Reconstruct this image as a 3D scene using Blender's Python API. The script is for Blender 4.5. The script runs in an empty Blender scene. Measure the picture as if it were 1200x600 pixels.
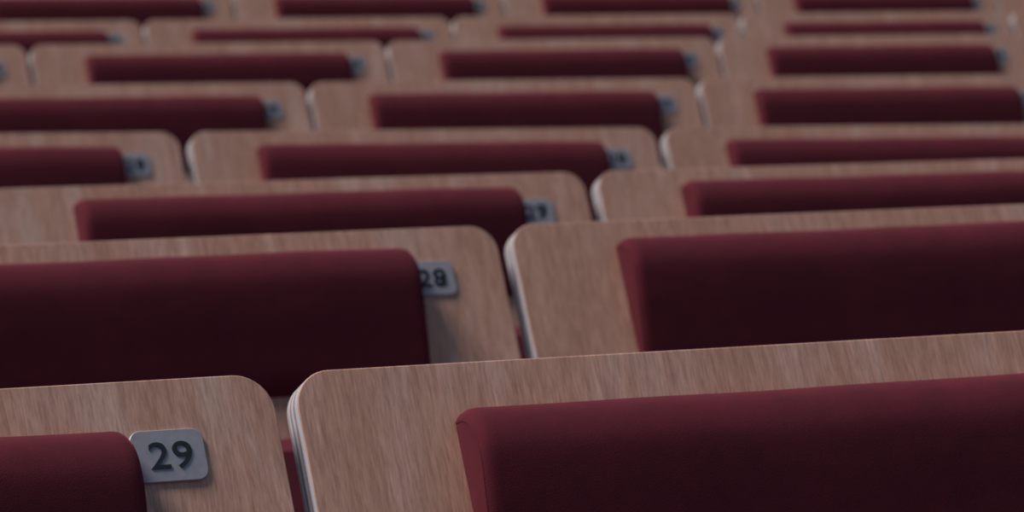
import bpy, bmesh, math, random
from mathutils import Vector, Matrix
random.seed(7)
SC = bpy.context.scene
COL = SC.collection
PI = math.pi

# ------------------------------------------------------------------ hall layout (metres)
W = .55                                   # seat spacing along a row
GAP = .013                                # gap between neighbouring boards
TOP = .82                                 # height of a backrest top above its floor
REC = .45138                              # recline of the backrests
R = [214.05278, 214.82086, 215.47710, 216.26024, 217.03343, 217.82016, 218.56419, 219.37669]
PH = [-.2513, .2242, .6166, 1.0833, 1.5485, 2.0056, 2.4542, 2.9282]
Z = [-.1812, -.1751, -.1774, -.1626, -.1389, -.1091, -.0879, -.0376]
TILT = [.0068, .0061, .0017, -.0112, -.0045, .0003, .0019, -.0004]
CX, CY = -.94786, 212.36345
CAMZ = TOP - Z[0]
YAW, PITCH, ROLL, FPX = .44643, .07145, -.00285, 4742.4

def floor_z(k):
    return Z[k] + CAMZ - TOP

# ------------------------------------------------------------------ materials
def new_mat(name):
    m = bpy.data.materials.new(name)
    m.use_nodes = True
    nt = m.node_tree
    b = nt.nodes['Principled BSDF']
    return m, nt, b

def N(nt, t, **kw):
    n = nt.nodes.new(t)
    for k, v in kw.items():
        setattr(n, k, v)
    return n

def ramp(nt, stops, interp='LINEAR'):
    r = nt.nodes.new('ShaderNodeValToRGB')
    r.color_ramp.interpolation = interp
    e = r.color_ramp.elements
    e[0].position, e[0].color = stops[0][0], (*stops[0][1], 1)
    e[1].position, e[1].color = stops[-1][0], (*stops[-1][1], 1)
    for p, c in stops[1:-1]:
        x = e.new(p); x.color = (*c, 1)
    return r

def wood_material(name, front=True):
    """Plywood: fine grain along the board on its faces, veneer layers on its edges."""
    m, nt, b = new_mat(name)
    L = nt.links.new
    tc = N(nt, 'ShaderNodeTexCoord')
    oi = N(nt, 'ShaderNodeObjectInfo')
    off = N(nt, 'ShaderNodeVectorMath', operation='SCALE'); off.inputs[0].default_value = (13, 7, 5)
    L(oi.outputs['Random'], off.inputs['Scale'])
    add = N(nt, 'ShaderNodeVectorMath', operation='ADD')
    L(tc.outputs['Object'], add.inputs[0]); L(off.outputs[0], add.inputs[1])
    # slow wander of the grain lines
    wan = N(nt, 'ShaderNodeTexNoise'); wan.inputs['Scale'].default_value = 7
    L(add.outputs[0], wan.inputs['Vector'])
    wsc = N(nt, 'ShaderNodeVectorMath', operation='SCALE'); wsc.inputs['Scale'].default_value = .012
    L(wan.outputs['Color'], wsc.inputs[0])
    add2 = N(nt, 'ShaderNodeVectorMath', operation='ADD')
    L(add.outputs[0], add2.inputs[0]); L(wsc.outputs[0], add2.inputs[1])
    def streak(sx, sz, detail, rough=.6):
        mp = N(nt, 'ShaderNodeMapping'); mp.inputs['Scale'].default_value = (sx, 20, sz)
        L(add2.outputs[0], mp.inputs['Vector'])
        n = N(nt, 'ShaderNodeTexNoise'); n.inputs['Scale'].default_value = 1
        n.inputs['Detail'].default_value = detail; n.inputs['Roughness'].default_value = rough
        L(mp.outputs[0], n.inputs['Vector'])
        return n
    broad = streak(30, 5, 3)           # wide pale and dark bands
    fine = streak(900, 85, 3, .7)        # pores
    mid = streak(190, 22, 3)
    cb = ramp(nt, [(.30, WOOD_D), (.52, WOOD_M), (.70, WOOD_L)])
    L(broad.outputs['Fac'], cb.inputs['Fac'])
    cf = ramp(nt, [(.30, (.74, .70, .68)), (.52, (1, 1, 1)), (.75, (1.25, 1.26, 1.28))])
    L(fine.outputs['Fac'], cf.inputs['Fac'])
    cm = ramp(nt, [(.32, (.88, .85, .83)), (.55, (1, 1, 1)), (.72, (1.12, 1.13, 1.14))])
    L(mid.outputs['Fac'], cm.inputs['Fac'])
    m1 = N(nt, 'ShaderNodeMix', data_type='RGBA', blend_type='MULTIPLY'); m1.inputs[0].default_value = 1
    L(cb.outputs[0], m1.inputs[6]); L(cf.outputs[0], m1.inputs[7])
    m2 = N(nt, 'ShaderNodeMix', data_type='RGBA', blend_type='MULTIPLY'); m2.inputs[0].default_value = 1
    L(m1.outputs[2], m2.inputs[6]); L(cm.outputs[0], m2.inputs[7])
    # edge layers
    sep = N(nt, 'ShaderNodeSeparateXYZ'); L(tc.outputs['Object'], sep.inputs[0])
    mr = N(nt, 'ShaderNodeMapRange'); mr.inputs['From Min'].default_value = 0; mr.inputs['From Max'].default_value = .015
    L(sep.outputs['Y'], mr.inputs['Value'])
    pale, dk = (.66, .65, .70), (.40, .30, .28)
    st = ramp(nt, [(0, (.38, .27, .22)), (.06, pale), (.26, pale), (.30, dk), (.40, dk), (.44, pale), (.56, pale), (.60, dk),
                   (.69, dk), (.73, pale), (.84, pale), (.88, dk), (1, pale)])
    L(mr.outputs[0], st.inputs['Fac'])
    nx = N(nt, 'ShaderNodeSeparateXYZ'); L(tc.outputs['Normal'], nx.inputs[0])
    ab = N(nt, 'ShaderNodeMath', operation='ABSOLUTE'); L(nx.outputs['Y'], ab.inputs[0])
    lt = N(nt, 'ShaderNodeMath', operation='LESS_THAN'); lt.inputs[1].default_value = .6; L(ab.outputs[0], lt.inputs[0])
    mx = N(nt, 'ShaderNodeMix', data_type='RGBA')
    L(lt.outputs[0], mx.inputs[0]); L(m2.outputs[2], mx.inputs[6]); L(st.outputs[0], mx.inputs[7])
    L(mx.outputs[2], b.inputs['Base Color'])
    b.inputs['Roughness'].default_value = .55
    b.inputs['Specular IOR Level'].default_value = .35
    bp = N(nt, 'ShaderNodeBump'); bp.inputs['Strength'].default_value = .12; bp.inputs['Distance'].default_value = .0006
    L(fine.outputs['Fac'], bp.inputs['Height']); L(bp.outputs[0], b.inputs['Normal'])
    return m

WOOD_D, WOOD_M, WOOD_L = (.63, .345, .25), (.67, .38, .28), (.75, .49, .40)
M_WOOD = wood_material('plywood')

def fabric_material():
    m, nt, b = new_mat('maroon_velour')
    L = nt.links.new
    tc = N(nt, 'ShaderNodeTexCoord')
    n = N(nt, 'ShaderNodeTexNoise'); n.inputs['Scale'].default_value = 60; n.inputs['Detail'].default_value = 6; n.inputs['Roughness'].default_value = .7
    L(tc.outputs['Object'], n.inputs['Vector'])
    c = ramp(nt, [(.3, (.100, .0055, .016)), (.7, (.140, .0080, .023))])
    L(n.outputs['Fac'], c.inputs['Fac']); L(c.outputs[0], b.inputs['Base Color'])
    b.inputs['Roughness'].default_value = .95
    b.inputs['Specular IOR Level'].default_value = .55
    b.inputs['Sheen Weight'].default_value = .55
    b.inputs['Sheen Roughness'].default_value = .30
    b.inputs['Sheen Tint'].default_value = (.85, .10, .22, 1)
    w = N(nt, 'ShaderNodeTexNoise'); w.inputs['Scale'].default_value = 1600; w.inputs['Detail'].default_value = 2
    L(tc.outputs['Object'], w.inputs['Vector'])
    bp = N(nt, 'ShaderNodeBump'); bp.inputs['Strength'].default_value = .5; bp.inputs['Distance'].default_value = .0003
    L(w.outputs['Fac'], bp.inputs['Height']); L(bp.outputs[0], b.inputs['Normal'])
    return m
M_FAB = fabric_material()

def simple(name, col, rough=.6, metal=0., noise=0., scale=40.):
    m, nt, b = new_mat(name)
    L = nt.links.new
    b.inputs['Roughness'].default_value = rough
    b.inputs['Metallic'].default_value = metal
    tc = N(nt, 'ShaderNodeTexCoord')
    n = N(nt, 'ShaderNodeTexNoise'); n.inputs['Scale'].default_value = scale; n.inputs['Detail'].default_value = 4
    L(tc.outputs['Object'], n.inputs['Vector'])
    c = ramp(nt, [(.25, tuple(v * (1 - noise) for v in col)), (.75, tuple(v * (1 + noise) for v in col))])
    L(n.outputs['Fac'], c.inputs['Fac']); L(c.outputs[0], b.inputs['Base Color'])
    return m
M_PLATE = simple('brushed_aluminium', (.42, .41, .46), .5, .2, .10, 300)
M_INK = simple('black_print', (.012, .022, .026), .6, 0, .1)
M_STEEL = simple('dark_painted_steel', (.03, .03, .034), .5, .3, .15)
M_FLOOR = simple('dark_carpet', (.035, .03, .034), .95, 0, .35, 120)
M_WALL = simple('dim_plaster', (.16, .15, .16), .9, 0, .08, 6)

# ------------------------------------------------------------------ mesh helpers
def link_mesh(name, bm, mat, parent=None, smooth=True, loc=(0, 0, 0), rot=(0, 0, 0), sharp=35):
    me = bpy.data.meshes.new(name)
    bmesh.ops.recalc_face_normals(bm, faces=bm.faces[:])
    bm.to_mesh(me); bm.free()
    me.materials.append(mat)
    if smooth:
        for p in me.polygons: p.use_smooth = True
        me.set_sharp_from_angle(angle=math.radians(sharp))
    o = bpy.data.objects.new(name, me); COL.objects.link(o)
    o.location = loc; o.rotation_euler = rot
    if parent: o.parent = parent
    return o

def rounded_outline(x0, x1, z0, z1, r, seg=10):
    """Counter-clockwise rounded rectangle; r = (bottom left, bottom right, top right, top left)."""
    pts = []
    for (cx, cz, rr, a0) in ((x0, z0, r[0], PI), (x1, z0, r[1], 1.5 * PI), (x1, z1, r[2], 0), (x0, z1, r[3], .5 * PI)):
        sx = cx + rr if cx == x0 else cx - rr
        sz = cz + rr if cz == z0 else cz - rr
        for i in range(seg + 1):
            a = a0 + .5 * PI * i / seg
            pts.append((sx + rr * math.cos(a), sz + rr * math.sin(a)))
    return pts

def slab(bm, outline, y0, y1, bev=.0012):
    """Extrude an x/z outline along y with a small eased edge on both faces."""
    n = len(outline)
    cx = sum(p[0] for p in outline) / n; cz = sum(p[1] for p in outline) / n
    def inset(d):
        out = []
        for i in range(n):
            p, a, c = outline[i], outline[i - 1], outline[(i + 1) % n]
            t = Vector((c[0] - a[0], c[1] - a[1]))
            if t.length < 1e-9: t = Vector((1, 0))
            t.normalize()
            out.append((p[0] - t.y * d, p[1] + t.x * d))
        return out
    ins = inset(bev)
    rings = [(ins, y0), (outline, y0 + bev), (outline, y1 - bev), (ins, y1)]
    R_ = [[bm.verts.new((p[0], y, p[1])) for p in o] for o, y in rings]
    for a, b in zip(R_, R_[1:]):
        for i in range(n):
            bm.faces.new((a[i], a[(i + 1) % n], b[(i + 1) % n], b[i]))
    bm.faces.new(R_[0]); bm.faces.new(R_[-1][::-1])

def box(bm, x0, x1, y0, y1, z0, z1, mat=None):
    vs = [bm.verts.new((x, y, z)) for x in (x0, x1) for y in (y0, y1) for z in (z0, z1)]
    for f in ((0, 1, 3, 2), (4, 6, 7, 5), (0, 4, 5, 1), (2, 3, 7, 6), (0, 2, 6, 4), (1, 5, 7, 3)):
        bm.faces.new([vs[i] for i in f])
    if mat:
        for v in vs: v.co = mat @ v.co
    return vs

def tube(bm, pts, r, seg=8, closed=False):
    rings = []
    n = len(pts)
    for i, p in enumerate(pts):
        a = pts[i - 1] if (i or closed) else pts[i]
        c = pts[(i + 1) % n] if (i < n - 1 or closed) else pts[i]
        t = (Vector(c) - Vector(a)).normalized()
        u = t.cross(Vector((1, 0, 0)))
        if u.length < .1: u = t.cross(Vector((0, 0, 1)))
        u.normalize(); v = t.cross(u)
        rings.append([bm.verts.new(Vector(p) + r * (math.cos(2 * PI * j / seg) * u + math.sin(2 * PI * j / seg) * v)) for j in range(seg)])
    for a, b in list(zip(rings, rings[1:])) + ([(rings[-1], rings[0])] if closed else []):
        for j in range(seg):
            bm.faces.new((a[j], a[(j + 1) % seg], b[(j + 1) % seg], b[j]))
    if not closed:
        bm.faces.new(rings[0][::-1]); bm.faces.new(rings[-1])

# ------------------------------------------------------------------ the seat
HW = W / 2 - GAP / 2                       # half width of a board
BT = .015                                  # board thickness
BACK_ROT = (-REC, 0, 0)                    # board frame: x along the row, y to its rear, z up the board, origin at the top front edge
PAD_X0, PAD_X1 = -W / 2 + .085, W / 2 - .071

def catmull(pts, k=4):
    out = []
    P = [pts[0]] + list(pts) + [pts[-1]]
    for i in range(1, len(P) - 2):
        for j in range(k):
            t = j / k
            out.append(tuple(.5 * (2 * P[i][d] + (P[i + 1][d] - P[i - 1][d]) * t + (2 * P[i - 1][d] - 5 * P[i][d] + 4 * P[i + 1][d] - P[i + 2][d]) * t * t
                             + (-P[i - 1][d] + 3 * P[i][d] - 3 * P[i + 1][d] + P[i + 2][d]) * t ** 3) for d in (0, 1)))
    out.append(pts[-1])
    return out
# cushion section: (distance down the board, distance out of the board)
PAD_SEC = catmull([(.0000, .0003), (.0006, .006), (.0022, .0118), (.0055, .0172), (.0105, .0212), (.018, .0238), (.028, .0240), (.046, .0200), (.068, .0140), (.086, .0090), (.095, .0050), (.098, .0003)])
PAD_H = .098
PAD_R = .0070                               # corner radius seen from the front

def pad_mesh():
    bm = bmesh.new()
    n = len(PAD_SEC)
    L = PAD_X1 - PAD_X0
    ends = [(.0, 1), (.0004, 1), (.0012, 1), (.0026, 1), (.0045, 1), (.007, 1), (.009, 1), (.011, 1), (.014, 1)]
    xs = [PAD_X0 + e[0] for e in ends] + [PAD_X0 + .014 + (L - .028) * i / 44 for i in range(1, 44)] + [PAD_X1 - e[0] for e in reversed(ends)]
    rings = []
    for x in xs:
        e = min(x - PAD_X0, PAD_X1 - x)
        u = (x - PAD_X0) / L
        cut = PAD_R - math.sqrt(max(0, PAD_R ** 2 - (PAD_R - min(e, PAD_R)) ** 2))    # rounded corners
        th = .80 + .20 * math.sqrt(max(0, 1 - (1 - min(e, .006) / .006) ** 2))
        wob = (.0005 * math.sin(9 * u + 1) + .0003 * math.sin(23 * u + 2))
        crown = .0025 * math.sin(PI * u) ** .5 if 0 < u < 1 else 0
        k = (PAD_H - 2 * cut) / PAD_H
        ring = []
        for (h, o) in PAD_SEC:
            q = min(1, o / .02)
            ring.append(bm.verts.new((x, -max(o * th + (wob + crown) * q, .0002), -(cut + h * k - wob * q * .7))))
        rings.append(ring)
    for a, b in zip(rings, rings[1:]):
        for j in range(n):
            bm.faces.new((a[j], a[(j + 1) % n], b[(j + 1) % n], b[j]))
    bm.faces.new(rings[0]); bm.faces.new(rings[-1][::-1])
    return bm

def glyph_mesh(txt, size, cx, cz, y):
    cu = bpy.data.curves.new('numeral', 'FONT')
    cu.body = txt; cu.size = size; cu.align_x = 'CENTER'; cu.align_y = 'CENTER'
    cu.extrude = .00025; cu.offset = .0001; cu.space_character = 1.05; cu.resolution_u = 6
    t = bpy.data.objects.new('numeral', cu); COL.objects.link(t)
    bpy.context.view_layer.update()
    dg = bpy.context.evaluated_depsgraph_get()
    me = bpy.data.meshes.new_from_object(t.evaluated_get(dg))
    bpy.data.objects.remove(t); bpy.data.curves.remove(cu)
    xs = [v.co.x for v in me.vertices]; ys = [v.co.y for v in me.vertices]
    mx, my = (min(xs) + max(xs)) / 2, (min(ys) + max(ys)) / 2
    for v in me.vertices:
        v.co = Vector((cx + (v.co.x - mx) * 1.18, y - v.co.z, cz + (v.co.y - my)))
    me.materials.append(M_INK); me.name = 'numerals'
    return me

PLATE_W, PLATE_H = .035, .0245
PLATE_CX = W / 2 - .0418 - PLATE_W / 2
PLATE_CZ = -.0365

def make_seat():
    root = bpy.data.objects.new('auditorium_seat', None); COL.objects.link(root)
    hang = (0, 0, TOP)
    bm = bmesh.new()
    slab(bm, rounded_outline(-HW, HW, -.345, 0, (.012, .012, .018, .018)), 0, BT, .0005)
    link_mesh('backrest', bm, M_WOOD, root, loc=hang, rot=BACK_ROT)
    pad = link_mesh('back_pad', pad_mesh(), M_FAB, root, loc=hang, rot=BACK_ROT, sharp=50)
    for xx in (PAD_X0 + .0008, PAD_X1 - .0012):
        bm = bmesh.new()
        k = (PAD_H - 1.5 * PAD_R) / PAD_H
        tube(bm, [(xx, -(o * .86 + .0004), -(+.75 * PAD_R + h * k)) for h, o in PAD_SEC], .0010, 6)
        link_mesh('piping', bm, M_FAB, pad)
    bm = bmesh.new()
    slab(bm, rounded_outline(PLATE_CX - PLATE_W / 2, PLATE_CX + PLATE_W / 2, PLATE_CZ - PLATE_H / 2, PLATE_CZ + PLATE_H / 2, (.0055,) * 4, 8), -.0016, -.0001, .0004)
    link_mesh('number_plate', bm, M_PLATE, root, loc=hang, rot=BACK_ROT)
    # tipped-up seat: plywood pan in front, cushion between it and the backrest
    bm = bmesh.new()
    slab(bm, rounded_outline(-HW + .018, HW - .018, -.50, -.27, (.02, .02, .03, .03)), -.102, -.090, .0011)
    pan = link_mesh('seat', bm, M_WOOD, root, loc=hang, rot=BACK_ROT)
    bm = bmesh.new()
    slab(bm, rounded_outline(-HW + .026, HW - .026, -.485, -.168, (.03, .03, .03, .03)), -.0895, -.036, .012)
    link_mesh('seat_cushion', bm, M_FAB, root, loc=hang, rot=BACK_ROT)
    # steel side legs behind the board with their floor plates, and the hinge bar they carry
    for s in (-1, 1):
        bm = bmesh.new()
        T = Matrix.Translation((0, 0, TOP)) @ Matrix.Rotation(-REC, 4, 'X')
        box(bm, s * .20 - .020, s * .20 + .020, BT, BT + .006, -.33, -.16, T)
        p = T @ Vector((0, BT + .012, -.20)); q = T @ Vector((0, BT + .012, -.33))
        for (a, b) in ((p, q), (q, Vector((0, q.y + .02, .006)))):
            d = b - a
            nrm = Vector((0, -d.z, d.y)).normalized() * .012
            vs = [bm.verts.new(v + Vector((s * .20 + x, 0, 0))) for x in (-.016, .016) for v in (a - nrm, a + nrm, b + nrm, b - nrm)]
            for f in ((0, 1, 2, 3), (7, 6, 5, 4), (0, 4, 5, 1), (1, 5, 6, 2), (2, 6, 7, 3), (3, 7, 4, 0)):
                bm.faces.new([vs[i] for i in f])
        leg = link_mesh('leg', bm, M_STEEL, root, smooth=False)
        bm = bmesh.new()
        box(bm, s * .20 - .035, s * .20 + .035, q.y - .07, q.y + .11, 0, .007)
        link_mesh('foot_plate', bm, M_STEEL, leg, smooth=False)
    bm = bmesh.new()
    h = Matrix.Translation((0, 0, TOP)) @ Matrix.Rotation(-REC, 4, 'X') @ Vector((0, -.098, -.47))
    tube(bm, [(-.235, h.y + .085, h.z), (.235, h.y + .085, h.z)], .011, 12)
    for s in (-1, 1):
        box(bm, s * .20 - .006, s * .20 + .006, h.y + .018, h.y + .16, h.z - .02, h.z + .03)
    link_mesh('hinge_bar', bm, M_STEEL, root)
    return root

def copy_tree(o, parent=None):
    c = o.copy(); COL.objects.link(c)
    c.parent = parent
    for ch in list(o.children): copy_tree(ch, c)
    return c

PAD_DROP = [.0245, .0155, .0145, .017, .019, .0195, .0195, .0195]
ROWNAME = ['nearest row', 'second row from the front', 'third row from the front', 'fourth row from the front', 'fifth row from the front',
           'sixth row from the front', 'row before the farthest', 'farthest row']
SEATS = [(-1, 0), (-1, 0), (-1, 0), (-2, -1, 0), (-2, -1, 0), (-3, -2, -1, 0), (-3, -2, -1, 0, 1), (-3, -2, -1, 0, 1)]
ORD = {2: ['left of two', 'right of two'], 3: ['leftmost', 'middle', 'rightmost'], 4: ['leftmost', 'second from the left', 'third from the left', 'rightmost'],
       5: ['leftmost', 'second from the left', 'middle', 'fourth from the left', 'rightmost']}
PAD_THICK = [.88, .88, .95, .72, .72, .72, .72, .72]            # older pads are pressed flatter
PAD_SHIFT = {(0, -1): -.011, (0, 0): -.003, (1, -1): -.0045, (1, 0): -.002, (3, -1): -.006, (3, 0): -.006, (3, -2): -.005, (2, -1): -.006, (4, -1): -.002, (4, 0): -.003}
PLATE_SHIFT = {(0, -1): -.0023, (1, -1): -.0012}
SEAT_SHIFT = {(0, -1): .002, (1, -1): .0015}
SPECIAL = {(0, -1): 'plywood seat with maroon pad and sharp number plate 29, in the nearest row',
           (0, 0): 'large plywood seat to the right of plate 29, pale layered edge, maroon pad, nearest row',
           (1, -1): 'plywood seat with number plate 28 beside its maroon pad, second row',
           (1, 0): 'plywood seat just right of plate 28, bright pale left edge, maroon pad',
           (2, -1): 'plywood seat with blurred number plate 27 and long maroon pad, third row',
           (2, 0): 'plywood seat just right of plate 27, maroon pad, third row'}

proto = make_seat()
first = True
num_meshes = {}
for k in range(8):
    for idx, n in enumerate(SEATS[k]):
        s0 = PH[k] + n * W + SEAT_SHIFT.get((k, n), 0)
        s1 = s0 + W
        A = Vector((R[k] * math.sin(s0 / R[k]) - CX, R[k] * math.cos(s0 / R[k]) - CY, 0))
        B = Vector((R[k] * math.sin(s1 / R[k]) - CX, R[k] * math.cos(s1 / R[k]) - CY, 0))
        mid = (A + B) / 2
        root = proto if first else copy_tree(proto)
        first = False
        jz = TILT[k] * (s0 + s1) / 2
        root.location = (mid.x, mid.y, floor_z(k) + jz)
        if k >= 4: root.scale = (1.010, 1, 1)       # farther seats stretched wider so tighter gaps keep light off board edges
        root.rotation_mode = 'XYZ'
        root.rotation_euler = (0, -math.atan(TILT[k]), math.atan2((B - A).y, (B - A).x))
        root['label'] = SPECIAL.get((k, n)) or f"plywood seat with maroon pad, {ORD[len(SEATS[k])][idx]} in the {ROWNAME[k]}"
        root['category'] = 'seat'
        root['group'] = 'auditorium seats in rows'
        for ch in root.children:
            if ch.name.startswith('back_pad'):
                d = PAD_DROP[k]
                ch.scale = (1.008 if k >= 3 else 1, PAD_THICK[k], 1)
                ch.location = (PAD_SHIFT.get((k, n), 0), -d * math.sin(REC), TOP - d * math.cos(REC))
            if ch.name.startswith('number_plate'):
                ch.location.x = PLATE_SHIFT.get((k, n), 0)
                txt = str(29 - k)
                if txt not in num_meshes:
                    num_meshes[txt] = glyph_mesh(txt, .0178, PLATE_CX + .0008, PLATE_CZ, -.00185)
                o = bpy.data.objects.new('numerals', num_meshes[txt]); COL.objects.link(o)
                o.parent = ch
                o['label'] = 'black printed number'

# ------------------------------------------------------------------ the setting
def structure(o):
    o['kind'] = 'structure'; return o

bm = bmesh.new()
YS = []
for k in range(8):
    y = R[k] - CY
    if k == 0: YS.append((-3.0, floor_z(0)))
    YS += [(y - .30, floor_z(k) + TILT[k] * 0), (y + .16, floor_z(k))]
YS.append((10.0, floor_z(7)))
X0, X1 = -4.5, 9.0
top = [[bm.verts.new((x, y, z)) for x in (X0, X1)] for y, z in YS]
bot = [[bm.verts.new((x, y, -.5)) for x in (X0, X1)] for y, z in YS]
for i in range(len(YS) - 1):
    bm.faces.new((top[i][0], top[i][1], top[i + 1][1], top[i + 1][0]))
    bm.faces.new((bot[i][0], bot[i + 1][0], bot[i + 1][1], bot[i][1]))
    for s in (0, 1):
        bm.faces.new((top[i][s], top[i + 1][s], bot[i + 1][s], bot[i][s]))
bm.faces.new((top[0][0], bot[0][0], bot[0][1], top[0][1])); bm.faces.new((top[-1][0], top[-1][1], bot[-1][1], bot[-1][0]))
structure(link_mesh('floor', bm, M_FLOOR, smooth=False))
bm = bmesh.new(); box(bm, X0, X1, 10.0, 10.2, -.5, 6.0); structure(link_mesh('wall_back', bm, M_WALL, smooth=False))

# ------------------------------------------------------------------ light
def sun(name, to_light, angle, power, col):
    l = bpy.data.lights.new(name, 'SUN'); l.energy = power; l.angle = math.radians(angle); l.color = col
    o = bpy.data.objects.new(name, l); COL.objects.link(o)
    o.location = (-4, 4, 9)
    o.rotation_euler = (-Vector(to_light)).to_track_quat('-Z', 'Y').to_euler()
    return o
sun('overhead_daylight', (-.54, .15, .83), 22, 2.9, (1.0, .93, .88))

w = bpy.data.worlds.new('world'); SC.world = w; w.use_nodes = True
bg = w.node_tree.nodes['Background']
bg.inputs['Color'].default_value = (.50, .70, 1.0, 1)
bg.inputs['Strength'].default_value = .18

# ------------------------------------------------------------------ camera
cam = bpy.data.cameras.new('camera'); co = bpy.data.objects.new('camera', cam); COL.objects.link(co)
cam.sensor_width = 36; cam.lens = FPX / 1200 * 36
cam.clip_start = .05; cam.clip_end = 100
fwd = Vector((math.sin(YAW) * math.cos(PITCH), math.cos(YAW) * math.cos(PITCH), -math.sin(PITCH)))
right = Vector((math.cos(YAW), -math.sin(YAW), 0)); up = right.cross(fwd)
rr = math.cos(ROLL) * right + math.sin(ROLL) * up; uu = math.cos(ROLL) * up - math.sin(ROLL) * right
co.matrix_world = Matrix(((rr.x, uu.x, -fwd.x, 0), (rr.y, uu.y, -fwd.y, 0), (rr.z, uu.z, -fwd.z, CAMZ), (0, 0, 0, 1)))
cam.dof.use_dof = True
cam.dof.focus_distance = 1.74
cam.dof.aperture_fstop = 22
SC.camera = co
SC.view_settings.view_transform = 'Standard'
SC.view_settings.look = 'None'
SC.view_settings.gamma = 1
SC.view_settings.use_curve_mapping = False
SC.view_settings.exposure = 0
